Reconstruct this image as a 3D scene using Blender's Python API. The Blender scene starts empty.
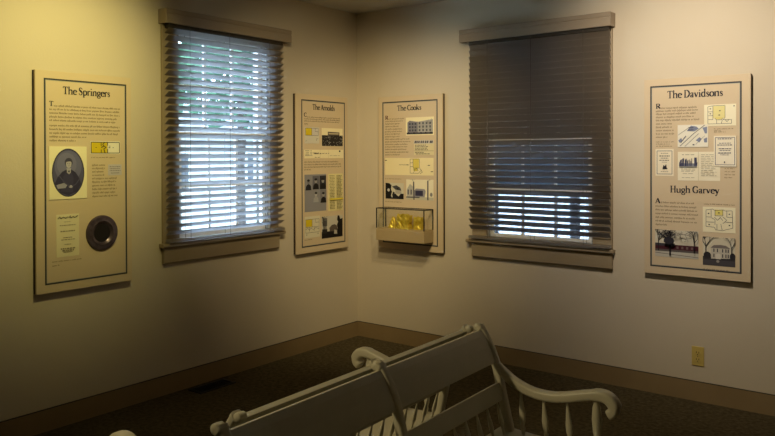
import bpy, bmesh, math, random
from mathutils import Vector, Matrix
C = bpy.context.scene.collection
S = bpy.context.scene
PI = math.pi

# ------------------------------------------------------------------ camera
cam = bpy.data.cameras.new('camera')
cam.sensor_width = 36.0
cam.sensor_fit = 'HORIZONTAL'
cam.lens = 729.6 / 775 * 36
cam.shift_x = 0.0
cam.shift_y = (160.777 - 218) / 775
cam.clip_start = 0.02
cam.clip_end = 300
co = bpy.data.objects.new('camera', cam); C.objects.link(co)
yaw, pit, rol = 0.6579, -0.0079, -0.0033
fw = Vector((-math.sin(yaw) * math.cos(pit), math.cos(yaw) * math.cos(pit), math.sin(pit)))
rt = fw.cross(Vector((0, 0, 1))).normalized(); up = rt.cross(fw)
r2 = math.cos(rol) * rt + math.sin(rol) * up; u2 = -math.sin(rol) * rt + math.cos(rol) * up
M = Matrix((r2, u2, -fw)).transposed().to_4x4(); M.translation = Vector((3.8076, -4.5268, 1.4605))
co.matrix_world = M
S.camera = co

# ------------------------------------------------------------------ world, light, exposure
S.view_settings.view_transform = 'Standard'
S.view_settings.look = 'None'
S.view_settings.gamma = 1.0
S.view_settings.use_curve_mapping = False
S.view_settings.exposure = 0.0
SKY_STRENGTH = 15.0
w = bpy.data.worlds.new('world'); S.world = w
w.use_nodes = True
bg = w.node_tree.nodes['Background']
bg.inputs['Color'].default_value = (0.60, 0.80, 1.0, 1)
bg.inputs['Strength'].default_value = SKY_STRENGTH

def spot(name, loc, target, power, angle, blend, color, size=0.05):
    l = bpy.data.lights.new(name, 'SPOT')
    l.energy = power; l.spot_size = math.radians(angle); l.spot_blend = blend
    l.color = color; l.shadow_soft_size = size
    o = bpy.data.objects.new(name, l); C.objects.link(o)
    o.location = loc
    o.rotation_euler = (Vector(target) - Vector(loc)).to_track_quat('-Z', 'Y').to_euler()
    return o
WARM = (1.0, 0.80, 0.44)
YEL = (1.0, 0.86, 0.33)
PINK = (1.0, 0.86, 0.68)
spot('track_and_fill_spot', (1.40, -2.62, 2.55), (0.0, -2.52, 1.80), 110, 70, 1.0, YEL)
spot('track_and_fill_spot', (1.75, -2.42, 2.55), (0.0, -0.50, 1.25), 100, 58, 1.0, WARM)
spot('track_and_fill_spot', (1.80, -1.48, 2.55), (0.42, 0.0, 1.22), 60, 68, 1.0, WARM)
spot('track_and_fill_spot', (1.45, -1.80, 2.55), (0.60, 0.0, 1.20), 56, 66, 1.0, WARM)
spot('track_and_fill_spot', (2.62, -1.56, 2.55), (2.66, 0.0, 1.70), 134, 86, 1.0, PINK)
spot('track_and_fill_spot', (1.10, -4.30, 2.55), (2.35, -2.45, 0.5), 112, 54, 1.0, WARM)  # added fill spot, unseen, to brighten the settees

# ------------------------------------------------------------------ materials
MATS = {}
def mat(name, col, rough=0.6, metal=0.0, noise=None, bump=None, emit=None, spec=0.4):
    """noise=(scale, second colour, detail, low, high); bump=(scale, strength)"""
    if name in MATS: return MATS[name]
    m = bpy.data.materials.new(name); m.use_nodes = True
    nt = m.node_tree; b = nt.nodes['Principled BSDF']
    b.inputs['Base Color'].default_value = (*col, 1)
    b.inputs['Roughness'].default_value = rough
    b.inputs['Metallic'].default_value = metal
    b.inputs['Specular IOR Level'].default_value = spec
    tc = nt.nodes.new('ShaderNodeTexCoord')
    if noise:
        n = nt.nodes.new('ShaderNodeTexNoise'); n.inputs['Scale'].default_value = noise[0]
        n.inputs['Detail'].default_value = noise[2]
        nt.links.new(tc.outputs['Object'], n.inputs['Vector'])
        r = nt.nodes.new('ShaderNodeValToRGB')
        r.color_ramp.elements[0].position = noise[3]; r.color_ramp.elements[0].color = (*col, 1)
        r.color_ramp.elements[1].position = noise[4]; r.color_ramp.elements[1].color = (*noise[1], 1)
        nt.links.new(n.outputs['Fac'], r.inputs['Fac']); nt.links.new(r.outputs['Color'], b.inputs['Base Color'])
    if bump:
        n = nt.nodes.new('ShaderNodeTexNoise'); n.inputs['Scale'].default_value = bump[0]; n.inputs['Detail'].default_value = 4
        nt.links.new(tc.outputs['Object'], n.inputs['Vector'])
        bm_ = nt.nodes.new('ShaderNodeBump'); bm_.inputs['Strength'].default_value = bump[1]; bm_.inputs['Distance'].default_value = 0.01
        nt.links.new(n.outputs['Fac'], bm_.inputs['Height']); nt.links.new(bm_.outputs['Normal'], b.inputs['Normal'])
    MATS[name] = m
    return m

def wood(name, a, b_, rough, axis, scale=14):
    if name in MATS: return MATS[name]
    m = bpy.data.materials.new(name); m.use_nodes = True
    nt = m.node_tree; b = nt.nodes['Principled BSDF']; b.inputs['Roughness'].default_value = rough
    tc = nt.nodes.new('ShaderNodeTexCoord'); mp = nt.nodes.new('ShaderNodeMapping')
    s = [scale, scale, scale]; s[axis] = scale * 0.06
    mp.inputs['Scale'].default_value = s
    n = nt.nodes.new('ShaderNodeTexNoise'); n.inputs['Scale'].default_value = 3; n.inputs['Detail'].default_value = 5
    r = nt.nodes.new('ShaderNodeValToRGB')
    r.color_ramp.elements[0].position = 0.3; r.color_ramp.elements[0].color = (*a, 1)
    r.color_ramp.elements[1].position = 0.7; r.color_ramp.elements[1].color = (*b_, 1)
    nt.links.new(tc.outputs['Object'], mp.inputs['Vector']); nt.links.new(mp.outputs['Vector'], n.inputs['Vector'])
    nt.links.new(n.outputs['Fac'], r.inputs['Fac']); nt.links.new(r.outputs['Color'], b.inputs['Base Color'])
    MATS[name] = m
    return m

def thin_glass(name, tint=(0.96, 0.98, 0.98)):
    m = bpy.data.materials.new(name); m.use_nodes = True
    nt = m.node_tree; out = nt.nodes['Material Output']
    nt.nodes.remove(nt.nodes['Principled BSDF'])
    t = nt.nodes.new('ShaderNodeBsdfTransparent'); t.inputs['Color'].default_value = (*tint, 1)
    g = nt.nodes.new('ShaderNodeBsdfGlossy'); g.inputs['Roughness'].default_value = 0.02
    lw = nt.nodes.new('ShaderNodeLayerWeight'); pw = nt.nodes.new('ShaderNodeMath'); pw.operation = 'POWER'; pw.inputs[1].default_value = 5
    f = nt.nodes.new('ShaderNodeMath'); f.operation = 'MULTIPLY_ADD'; f.inputs[1].default_value = 0.6; f.inputs[2].default_value = 0.03
    nt.links.new(lw.outputs['Facing'], pw.inputs[0]); nt.links.new(pw.outputs[0], f.inputs[0])
    mx = nt.nodes.new('ShaderNodeMixShader')
    nt.links.new(f.outputs[0], mx.inputs[0]); nt.links.new(t.outputs[0], mx.inputs[1]); nt.links.new(g.outputs[0], mx.inputs[2])
    nt.links.new(mx.outputs[0], out.inputs['Surface'])
    return m

wall_m = mat('wall_paint', (0.60, 0.525, 0.40), 0.75, noise=(1.3, (0.63, 0.55, 0.42), 3, 0.3, 0.7), bump=(90, 0.06), spec=0.25)
ceil_m = mat('ceiling_paint', (0.55, 0.53, 0.48), 0.85, bump=(70, 0.1), spec=0.2)
trim_m = mat('tan_trim_paint', (0.30, 0.235, 0.15), 0.5, noise=(5, (0.33, 0.26, 0.165), 3, 0.3, 0.7))
base_m = mat('tan_baseboard_paint', (0.25, 0.175, 0.085), 0.5, noise=(5, (0.28, 0.20, 0.10), 3, 0.3, 0.7))
carpet_m = mat('brown_carpet', (0.072, 0.056, 0.028), 0.95, noise=(42, (0.135, 0.108, 0.058), 6, 0.36, 0.68), bump=(260, 0.9), spec=0.1)
slat_m = wood('blind_taupe', (0.165, 0.130, 0.088), (0.192, 0.152, 0.104), 0.33, 0, 8)
nt = slat_m.node_tree; tr = nt.nodes.new('ShaderNodeBsdfTranslucent'); tr.inputs['Color'].default_value = (0.86, 0.86, 0.92, 1)   # thin vinyl lets a little daylight through
mx_ = nt.nodes.new('ShaderNodeMixShader'); mx_.inputs[0].default_value = 0.38
nt.links.new(nt.nodes['Principled BSDF'].outputs[0], mx_.inputs[1]); nt.links.new(tr.outputs[0], mx_.inputs[2]); nt.links.new(mx_.outputs[0], nt.nodes['Material Output'].inputs['Surface'])
val_m = wood('valance_taupe', (0.30, 0.235, 0.165), (0.34, 0.27, 0.19), 0.45, 0, 8)
cord_m = mat('cord', (0.10, 0.08, 0.055), 0.8)
rail_m = mat('headrail_valance_shade', (0.035, 0.028, 0.02), 0.6)  # near-black colour stands for the shade under the valance
white_m = mat('white_sash_paint', (0.78, 0.78, 0.76), 0.45)
jamb_m = mat('grey_jamb_paint', (0.30, 0.30, 0.29), 0.5)
glass_m = thin_glass('window_glass')
dim_glass_m = thin_glass('daylight_dimming_glass', (0.28, 0.29, 0.31))  # tint added to dim the daylight behind the right blind
half_m = thin_glass('faintly_tinted_glass', (0.66, 0.68, 0.72))  # weaker added tint, dims daylight in the lower right sash
acryl_m = thin_glass('case_acrylic', (0.97, 0.98, 0.97))
board_m = mat('panel_tan', (0.62, 0.50, 0.335), 0.55, noise=(3, (0.64, 0.52, 0.35), 3, 0.3, 0.7), spec=0.3)
edge_m = mat('panel_edge', (0.045, 0.03, 0.018), 0.6)
line_m = mat('border_slate', (0.035, 0.038, 0.045), 0.6)
line2_m = mat('border_grey', (0.36, 0.35, 0.30), 0.6)
ink_m = mat('heading_ink', (0.012, 0.013, 0.025), 0.6)
text_m = mat('body_ink', (0.16, 0.12, 0.065), 0.7)
capt_m = mat('caption_ink', (0.17, 0.115, 0.06), 0.7)
red_ink = mat('initial_ink', (0.10, 0.03, 0.03), 0.7)
settee_m = mat('settee_paint', (0.50, 0.475, 0.36), 0.38, noise=(7, (0.55, 0.52, 0.40), 4, 0.35, 0.65), bump=(30, 0.05))
black_m = mat('black_edge', (0.012, 0.012, 0.012), 0.35)
case_m = mat('case_tan', (0.42, 0.32, 0.175), 0.5, noise=(4, (0.45, 0.345, 0.19), 3, 0.3, 0.7))
gold_m = mat('yellow_foil', (0.62, 0.44, 0.03), 0.34, metal=0.45, noise=(25, (0.85, 0.66, 0.10), 3, 0.35, 0.65))
vent_m = mat('vent_dark', (0.012, 0.011, 0.010), 0.45, metal=0.3)
ivory_m = mat('outlet_ivory', (0.60, 0.46, 0.13), 0.4)
slot_m = mat('slot_and_gap_shadow', (0.04, 0.03, 0.015), 0.6)
PC = {}
def pc(r, g, b):      # printed colour given as sRGB 0-255
    k = (r, g, b)
    if k not in PC:
        lin = [((c / 255 + 0.055) / 1.055) ** 2.4 if c > 10 else c / 255 / 12.92 for c in k]
        PC[k] = mat('print_%02x%02x%02x' % k, lin, 0.5, spec=0.3)
    return PC[k]

# ------------------------------------------------------------------ mesh helpers
class MB:
    def __init__(s): s.v = []; s.f = []; s.fm = []; s.mats = []
    def mi(s, m):
        if m not in s.mats: s.mats.append(m)
        return s.mats.index(m)
    def face(s, pts, m):
        n = len(s.v); s.v += [tuple(p) for p in pts]; s.f.append(list(range(n, n + len(pts)))); s.fm.append(s.mi(m))
    def box(s, x0, x1, y0, y1, z0, z1, m):
        n = len(s.v)
        s.v += [(x, y, z) for z in (z0, z1) for y in (y0, y1) for x in (x0, x1)]
        k = s.mi(m)
        for q in ((0, 2, 3, 1), (4, 5, 7, 6), (0, 1, 5, 4), (2, 6, 7, 3), (0, 4, 6, 2), (1, 3, 7, 5)):
            s.f.append([n + i for i in q]); s.fm.append(k)
    def prism(s, prof, a, b, m, axis='y'):
        """prof: list of (p, q) in the plane across the axis; extruded from a to b"""
        def P(p, q, t):
            return (p, t, q) if axis == 'y' else (t, p, q) if axis == 'x' else (p, q, t)
        n = len(s.v); k = s.mi(m); L = len(prof)
        s.v += [P(p, q, a) for p, q in prof] + [P(p, q, b) for p, q in prof]
        for i in range(L):
            j = (i + 1) % L
            s.f.append([n + i, n + j, n + L + j, n + L + i]); s.fm.append(k)
        s.f.append([n + i for i in range(L)][::-1]); s.fm.append(k)
        s.f.append([n + L + i for i in range(L)]); s.fm.append(k)
    def loft(s, rings, m, cap=True):
        n = len(s.v); k = s.mi(m); L = len(rings[0])
        for r in rings: s.v += [tuple(p) for p in r]
        for a in range(len(rings) - 1):
            for i in range(L):
                j = (i + 1) % L
                s.f.append([n + a * L + i, n + a * L + j, n + (a + 1) * L + j, n + (a + 1) * L + i]); s.fm.append(k)
        if cap:
            s.f.append([n + i for i in range(L)][::-1]); s.fm.append(k)
            e = n + (len(rings) - 1) * L
            s.f.append([e + i for i in range(L)]); s.fm.append(k)
    def tube(s, a, b, radii, m, seg=10, sq=(1, 1), ref=(1, 0, 0)):
        """turned bar from a to b; radii = [(t, r), ...]; sq scales the two section axes"""
        a = Vector(a); b = Vector(b); d = (b - a).normalized(); r = Vector(ref)
        u = (r - d * r.dot(d)).normalized(); v = d.cross(u)
        s.loft([[a + (b - a) * t + (u * math.cos(2 * PI * i / seg) * sq[0] + v * math.sin(2 * PI * i / seg) * sq[1]) * q
                 for i in range(seg)] for t, q in radii], m)
    def build(s, name, parent=None, smooth=False, bevel=0.0, loc=None, seg=2):
        me = bpy.data.meshes.new(name); me.from_pydata(s.v, [], s.f)
        for m in s.mats: me.materials.append(m)
        me.polygons.foreach_set('material_index', s.fm)
        bm = bmesh.new(); bm.from_mesh(me)
        bmesh.ops.recalc_face_normals(bm, faces=bm.faces) if not getattr(s, 'keep', False) else None
        if bevel: bmesh.ops.bevel(bm, geom=[e for e in bm.edges if len(e.link_faces) == 2 and e.calc_face_angle(0) > 0.6], offset=bevel, segments=seg, affect='EDGES', profile=0.5, clamp_overlap=True)
        bm.to_mesh(me); bm.free()
        if smooth:
            for p in me.polygons: p.use_smooth = True
            me.set_sharp_from_angle(angle=math.radians(45))
        o = bpy.data.objects.new(name, me); C.objects.link(o)
        if parent: o.parent = parent
        if loc: o.location = loc
        return o

def empty(name, loc, rz=0.0):
    o = bpy.data.objects.new(name, None); C.objects.link(o)
    o.location = loc; o.rotation_euler = (0, 0, rz); o.empty_display_size = 0.1
    return o
def tag(o, label=None, cat=None, group=None, kind=None):
    if label: o['label'] = label
    if cat: o['category'] = cat
    if group: o['group'] = group
    if kind: o['kind'] = kind
    return o
def bx(name, x0, x1, y0, y1, z0, z1, m, parent=None, bevel=0.0):
    b = MB(); b.box(x0, x1, y0, y1, z0, z1, m); return b.build(name, parent, bevel=bevel)

# ------------------------------------------------------------------ room shell
H = 2.6; RX = 5.6; RY = -6.8; WT = 0.14
tag(bx('floor', -WT, RX + WT, RY - WT, WT, -0.1, 0.0, carpet_m), kind='structure')
tag(bx('ceiling', -WT, RX + WT, RY - WT, WT, H, H + 0.1, ceil_m), kind='structure')
W1 = (-1.735, -0.975, 0.925, 2.255)     # left-wall window opening: y0, y1, z0, z1
W2 = (1.205, 1.985, 0.858, 2.255)      # right-wall window opening: x0, x1, z0, z1
b = MB()
b.box(-WT, 0, RY, W1[0], 0, H, wall_m); b.box(-WT, 0, W1[1], 0, 0, H, wall_m)
b.box(-WT, 0, W1[0], W1[1], 0, W1[2], wall_m); b.box(-WT, 0, W1[0], W1[1], W1[3], H, wall_m)
tag(b.build('wall_left'), kind='structure')
b = MB()
b.box(-WT, W2[0], 0, WT, 0, H, wall_m); b.box(W2[1], RX + WT, 0, WT, 0, H, wall_m)
b.box(W2[0], W2[1], 0, WT, 0, W2[2], wall_m); b.box(W2[0], W2[1], 0, WT, W2[3], H, wall_m)
tag(b.build('wall_right'), kind='structure')
tag(bx('wall_back', -WT, RX + WT, RY - WT, RY, 0, H, wall_m), kind='structure')
tag(bx('wall_near', RX, RX + WT, RY, 0, 0, H, wall_m), kind='structure')
BP = [(0, 0), (0.013, 0), (0.013, 0.1135), (0.0115, 0.1147), (0.004, 0.1147), (0.004, 0.110), (0, 0.110)]
b = MB(); b.prism(BP, RY, 0, base_m, 'y'); b.box(0, 0.0128, RY, 0, 0.1147, 0.1172, slot_m); tag(b.build('baseboard_left'), kind='structure')  # dark top strip painted in for the shadowed caulk gap
b = MB(); b.prism([(-p, q) for p, q in BP], 0.013, RX, base_m, 'x'); b.box(0.0128, RX, -0.0128, 0, 0.1147, 0.1172, slot_m); tag(b.build('baseboard_right'), kind='structure')  # same dark strip for the gap shadow on this side

# ------------------------------------------------------------------ windows (local: x right, -y into the room, z up)
def window(name, loc, rz, x0, x1, z0, z1, cas, st, ap, sills, glz_in, glz_out, mx, gm):
    """x0..x1 opening; cas = casing outer edges; st = stool ends; ap = apron ends; sills = (stool top, apron bottom)"""
    t = empty(name, loc, rz); tag(t, kind='structure')
    zt = z1
    b = MB()
    b.box(cas[0], x0, -0.018, 0.0, sills[0], zt + 0.10, trim_m); b.box(x1, cas[1], -0.018, 0.0, sills[0], zt + 0.10, trim_m)
    b.box(x0, x1, -0.018, 0.0, zt, zt + 0.10, trim_m)
    b.build('window_casing', t, bevel=0.003)
    b = MB(); b.prism([(0.0, sills[0] - 0.024), (-0.044, sills[0] - 0.024), (-0.05, sills[0] - 0.018), (-0.05, sills[0] - 0.006), (-0.044, sills[0]), (0.0, sills[0])], st[0], st[1], trim_m, 'x')
    b.box(x0, x1, 0.0, 0.13, sills[0] - 0.024, sills[0], trim_m)
    b.build('window_stool', t, bevel=0.002)
    b = MB(); b.prism([(0.0, sills[1]), (-0.022, sills[1]), (-0.028, sills[1] + 0.006), (-0.028, sills[0] - 0.024), (0, sills[0] - 0.024)], ap[0], ap[1], trim_m, 'x')
    b.build('window_apron', t, bevel=0.002)
    b = MB()
    b.box(x0, x0 + 0.012, 0.0, 0.14, z0, zt, jamb_m); b.box(x1 - 0.012, x1, 0.0, 0.14, z0, zt, jamb_m); b.box(x0, x1, 0.0, 0.14, zt - 0.012, zt, jamb_m)
    for sx in (x0 + 0.012, x1 - 0.016): b.box(sx, sx + 0.004, 0.088, 0.104, z0, zt - 0.012, slot_m)
    b.build('window_jamb', t)
    mid = (z0 + zt) / 2
    def sash(za, zb, yc, gm):
        s = MB(); xa, xb = x0 + 0.014, x1 - 0.014; h = 0.013
        s.box(xa, xa + 0.028, yc - h, yc + h, za, zb, white_m); s.box(xb - 0.028, xb, yc - h, yc + h, za, zb, white_m)
        s.box(xa + 0.028, xb - 0.028, yc - h, yc + h, za, za + 0.045, white_m); s.box(xa + 0.028, xb - 0.028, yc - h, yc + h, zb - 0.038, zb, white_m)
        for m in mx: s.box(m - 0.009, m + 0.009, yc - 0.010, yc + 0.010, za + 0.045, zb - 0.038, white_m)
        zc = (za + zb) / 2
        s.box(xa + 0.028, xb - 0.028, yc - 0.009, yc + 0.009, zc - 0.009, zc + 0.009, white_m)
        o = s.build('window_sash', t, bevel=0.0015)
        bx('window_pane', xa + 0.02, xb - 0.02, yc - 0.0015, yc + 0.0015, za + 0.03, zb - 0.03, gm, o)
    sash(z0 + 0.002, mid + 0.02, glz_in, glass_m if gm is glass_m else half_m); sash(mid - 0.02, zt - 0.012, glz_out, gm)
    return t
HP = PI / 2
c1 = -1.374
window('window_1', (0, c1, 0), HP, W1[0] - c1, W1[1] - c1, W1[2], W1[3], (-0.481, 0.481), (-0.5, 0.523), (-0.481, 0.481),
       (0.925, 0.8013), 0.03, 0.07, (-1.472 - c1, -1.242 - c1), glass_m)
c2 = 1.6016
window('window_2', (c2, 0, 0), 0, W2[0] - c2, W2[1] - c2, W2[2], W2[3], (1.0886 - c2, 2.1146 - c2), (1.0512 - c2, 2.129 - c2), (1.0886 - c2, 2.1146 - c2),
       (0.858, 0.7321), 0.03, 0.07, (1.468 - c2, 1.712 - c2), dim_glass_m)

# ------------------------------------------------------------------ blinds
def blind(loc, rz, v0, v1, s0, s1, zb, tilt_top, tilt_bot, cords, label, drop=0.0):
    """v0..v1 valance ends, s0..s1 slat ends, zb bottom rail underside"""
    t = empty('window_blind', loc, rz); tag(t, label, 'window blind')
    zt0, zt1 = 2.2615, 2.350
    b = MB()
    prof = [(-0.066, zt0), (-0.0858, zt0), (-0.0858, zt0 + 0.052), (-0.083, zt0 + 0.054), (-0.083, zt0 + 0.060), (-0.0858, zt0 + 0.063), (-0.0858, zt1 - 0.004), (-0.082, zt1), (-0.066, zt1)]
    b.prism(prof, v0, v1, val_m, 'x')
    b.box(v0, v0 + 0.014, -0.066, 0.0, zt0, zt1, val_m); b.box(v1 - 0.014, v1, -0.066, 0.0, zt0, zt1, val_m)
    b.build('valance', t, bevel=0.0015)
    bx('headrail', s0 + 0.004, s1 - 0.004, -0.062, -0.004, 2.238, 2.335, rail_m, t, 0.002)
    pitch = 0.0425; n = int((2.243 - (zb + 0.03)) / pitch)
    b = MB(); yc = -0.044
    rng = random.Random(len(label))
    for i in range(n):
        z = 2.243 - pitch * (i + 0.5)
        k = i / (n - 1)
        a = math.radians(tilt_top + (tilt_bot - tilt_top) * k + rng.uniform(-1.2, 1.2))
        d = Vector((0, -math.cos(a), math.sin(a))); nn = Vector((0, math.sin(a), math.cos(a)))
        hw, ht = 0.025, 0.0015
        ring = []
        pr = [(-1, 0), (-0.92, 1), (-0.4, 1.5), (0.4, 1.5), (0.92, 1), (1, 0), (0.92, -1), (0.4, -0.5), (-0.4, -0.5), (-0.92, -1)]
        pr = [Vector((0, yc, z)) + d * (p * hw) + nn * (q * ht) for p, q in pr]
        dz = rng.uniform(-0.0008, 0.0008)
        b.loft([[Vector((s0, p.y, p.z + dz)) for p in pr], [Vector((s1, p.y, p.z - dz)) for p in pr]], slat_m)
    b.build('slats', t, smooth=False)
    b = MB(); b.box(s0, s1, yc - 0.026, yc + 0.026, zb, zb + 0.018, slat_m); b.build('bottom_rail', t, bevel=0.004)
    for c in cords:
        b = MB()
        for yy in (yc - 0.0275, yc + 0.0275):
            b.tube((c, yy, zb + 0.01), (c, yy, 2.29), [(0, 0.0013), (1, 0.0013)], cord_m, 6)
        b.build('ladder_cord', t)
    return t
blind((0, c1, 0), HP, -1.87 - c1, -0.822 - c1, -1.840 - c1, -0.880 - c1, 0.9315, 33, 34,
      (-1.69 - c1, -1.375 - c1, -1.02 - c1), 'taupe horizontal slat blind tilted half open over the bright left window')
blind((c2, 0, 0), 0, 1.0236 - c2, 2.1296 - c2, 1.086 - c2, 2.112 - c2, 0.868, 58, 44,
      (1.245 - c2, 1.577 - c2, 1.945 - c2), 'taupe horizontal slat blind nearly closed over the dark right window')

# ------------------------------------------------------------------ serif lettering made of strokes (cap height 1)
T_, t_ = 0.135, 0.052
def arc(cx, cy, rx, ry, a0, a1, thick=T_, n=18):
    out = []
    for i in range(n + 1):
        a = math.radians(a0 + (a1 - a0) * i / n)
        wv = t_ + (thick - t_) * abs(math.cos(a)) ** 1.3
        out.append((cx + rx * math.cos(a), cy + ry * math.sin(a), wv))
    return out
def ln(x0, y0, x1, y1, w0=T_, w1=None): return [(x0, y0, w0), (x1, y1, w1 if w1 is not None else w0)]
def srf(x, y, hw=0.14): return ln(x - hw, y, x + hw, y, 0.045)
def cr(pts, n=8):
    out = []
    P = [pts[0]] + list(pts) + [pts[-1]]
    for i in range(1, len(P) - 2):
        for k in range(n):
            u = k / n
            out.append(tuple(0.5 * (2 * P[i][j] + (P[i + 1][j] - P[i - 1][j]) * u + (2 * P[i - 1][j] - 5 * P[i][j] + 4 * P[i + 1][j] - P[i + 2][j]) * u * u + (3 * P[i][j] - P[i - 1][j] - 3 * P[i + 1][j] + P[i + 2][j]) * u ** 3) for j in range(3)))
    out.append(pts[-1]); return out
G = {
 'T': (0.76, [ln(.37, 0, .37, .97), srf(.37, .02, .17), ln(.04, .965, .70, .965, .065), ln(.055, .97, .035, .78, .05), ln(.685, .97, .705, .78, .05)]),
 'h': (0.70, [ln(.13, 0, .13, 1.03), srf(.13, .02), ln(.02, .99, .16, 1.03, .045), cr([(.15, .45, t_), (.27, .58, t_), (.40, .61, .08), (.52, .52, T_), (.54, .36, T_), (.54, 0, T_)]), srf(.54, .02)]),
 'e': (0.55, [arc(.30, .31, .23, .30, 8, 318), ln(.09, .36, .53, .37, .045)]),
 'S': (0.60, [cr([(.50, .76, .05), (.44, .92, .05), (.29, .98, .055), (.13, .88, .09), (.12, .70, .12), (.29, .53, .15), (.46, .38, .13), (.49, .20, .10), (.38, .05, .06), (.22, .02, .05), (.10, .10, .05), (.07, .26, .05)])]),
 'p': (0.66, [ln(.15, -.30, .15, .60), srf(.15, -.28), ln(.04, .56, .18, .61, .045), arc(.33, .31, .24, .30, 150, -150)]),
 'r': (0.47, [ln(.14, 0, .14, .60), srf(.14, .02), ln(.03, .56, .17, .61, .045), cr([(.15, .42, t_), (.24, .56, .06), (.34, .60, .09), (.42, .55, .12)])]),
 'i': (0.32, [ln(.16, 0, .16, .60), srf(.16, .02), ln(.05, .56, .19, .61, .045), ln(.155, .83, .155, .95, .13)]),
 'n': (0.70, [ln(.13, 0, .13, .60), srf(.13, .02), ln(.02, .56, .16, .61, .045), cr([(.15, .45, t_), (.27, .58, t_), (.40, .61, .08), (.52, .52, T_), (.54, .36, T_), (.54, 0, T_)]), srf(.54, .02)]),
 'g': (0.58, [arc(.27, .38, .19, .22, 0, 360, .11), arc(.28, -.13, .23, .15, 0, 360, .08), cr([(.15, .20, .05), (.12, .10, .06), (.22, .04, .07), (.42, .0, .07)]), ln(.40, .55, .55, .60, .06)]),
 's': (0.46, [cr([(.37, .45, .045), (.34, .56, .045), (.23, .60, .05), (.11, .53, .08), (.12, .42, .09), (.23, .32, .11), (.35, .22, .09), (.36, .10, .07), (.26, .02, .05), (.14, .03, .045), (.08, .16, .045)])]),
 'A': (0.76, [ln(.10, .02, .37, 1.0, .055), ln(.37, 1.0, .66, .02, .14), ln(.20, .34, .55, .34, .05), srf(.10, .02, .11), srf(.66, .02, .13)]),
 'o': (0.62, [arc(.31, .31, .25, .295, 0, 360)]),
 'l': (0.32, [ln(.16, 0, .16, 1.03), srf(.16, .02), ln(.05, .99, .19, 1.03, .045)]),
 'd': (0.67, [ln(.51, .0, .51, 1.03), ln(.40, .99, .54, 1.03, .045), ln(.50, .03, .64, .03, .045), arc(.33, .31, .24, .30, 30, 330)]),
 'C': (0.74, [arc(.42, .50, .35, .48, 42, 318, .14), ln(.68, .97, .68, .70, .045)]),
 'k': (0.68, [ln(.13, 0, .13, 1.03), srf(.13, .02), ln(.02, .99, .16, 1.03, .045), ln(.16, .28, .48, .58, .05), ln(.27, .38, .58, .02, .13), srf(.58, .02, .11), srf(.47, .58, .10)]),
 'D': (0.82, [ln(.17, 0, .17, 1.0), ln(.03, .02, .36, .02, .05), ln(.03, .975, .36, .975, .05), arc(.34, .50, .40, .475, 90, -90, .14)]),
 'a': (0.56, [cr([(.10, .46, .10), (.16, .57, .06), (.28, .60, .05), (.39, .52, .12), (.40, .38, .13), (.40, .08, .13), (.50, .03, .06)]), cr([(.39, .36, .045), (.22, .29, .06), (.12, .16, .12), (.18, .03, .06), (.30, .05, .045), (.39, .14, .045)])]),
 'v': (0.60, [ln(.10, .58, .31, .02, .125), ln(.31, .02, .50, .58, .05), srf(.10, .58, .11), srf(.50, .58, .09)]),
 'H': (0.86, [ln(.17, 0, .17, 1.0), ln(.68, 0, .68, 1.0), ln(.17, .51, .68, .51, .05), srf(.17, .02, .15), srf(.68, .02, .15), srf(.17, .98, .15), srf(.68, .98, .15)]),
 'u': (0.70, [cr([(.13, .58, T_), (.13, .22, T_), (.18, .06, .10), (.30, .01, .06), (.42, .06, t_), (.53, .18, t_)]), ln(.54, .60, .54, 0), ln(.02, .57, .16, .59, .045), ln(.43, .57, .57, .59, .045), ln(.52, .02, .67, .03, .045)]),
 'G': (0.82, [arc(.42, .50, .35, .48, 42, 322, .14), ln(.68, .97, .68, .72, .045), ln(.68, .06, .68, .42, .13), srf(.68, .42, .14)]),
 'y': (0.60, [ln(.10, .58, .33, .04, .125), cr([(.51, .58, .05), (.34, .06, .05), (.24, -.20, .06), (.14, -.28, .08), (.06, -.24, .08)]), srf(.10, .58, .11), srf(.51, .58, .09)]),
 'R': (0.74, [ln(.17, 0, .17, 1.0), srf(.17, .02, .15), ln(.03, .975, .36, .975, .05), ln(.17, .50, .36, .50, .05), arc(.34, .74, .24, .235, 90, -90, .14), ln(.34, .50, .68, .02, .14), srf(.68, .02, .09)]),
}
def letters(b, s, u, v, cap, m, y, width=None, gap=0.28):
    tot = sum(G[c][0] if c != ' ' else gap for c in s)
    sx = (width / tot) if width else cap
    x = u; lay = 0
    for c in s:
        if c == ' ': x += gap * sx; continue
        for st in G[c][1]:
            lay += 1; yy = y - 0.00002 * (lay % 40)
            P = [Vector((x + p[0] * sx, v + p[1] * cap)) for p in st]
            L, R_ = [], []
            for i, p in enumerate(P):
                a = P[max(0, i - 1)]; q = P[min(len(P) - 1, i + 1)]; d = (q - a)
                d = d.normalized() if d.length > 1e-9 else Vector((1, 0))
                nrm = Vector((-d.y, d.x)); hw = st[i][2] * 0.5 * (sx * abs(nrm.x) + cap * abs(nrm.y)) * 1.12 + 0.0005
                L.append(p + nrm * hw); R_.append(p - nrm * hw)
            for i in range(len(P) - 1):
                b.face([(L[i].x, yy, L[i].y), (R_[i].x, yy, R_[i].y), (R_[i + 1].x, yy, R_[i + 1].y), (L[i + 1].x, yy, L[i + 1].y)], m)
        x += G[c][0] * sx

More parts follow.
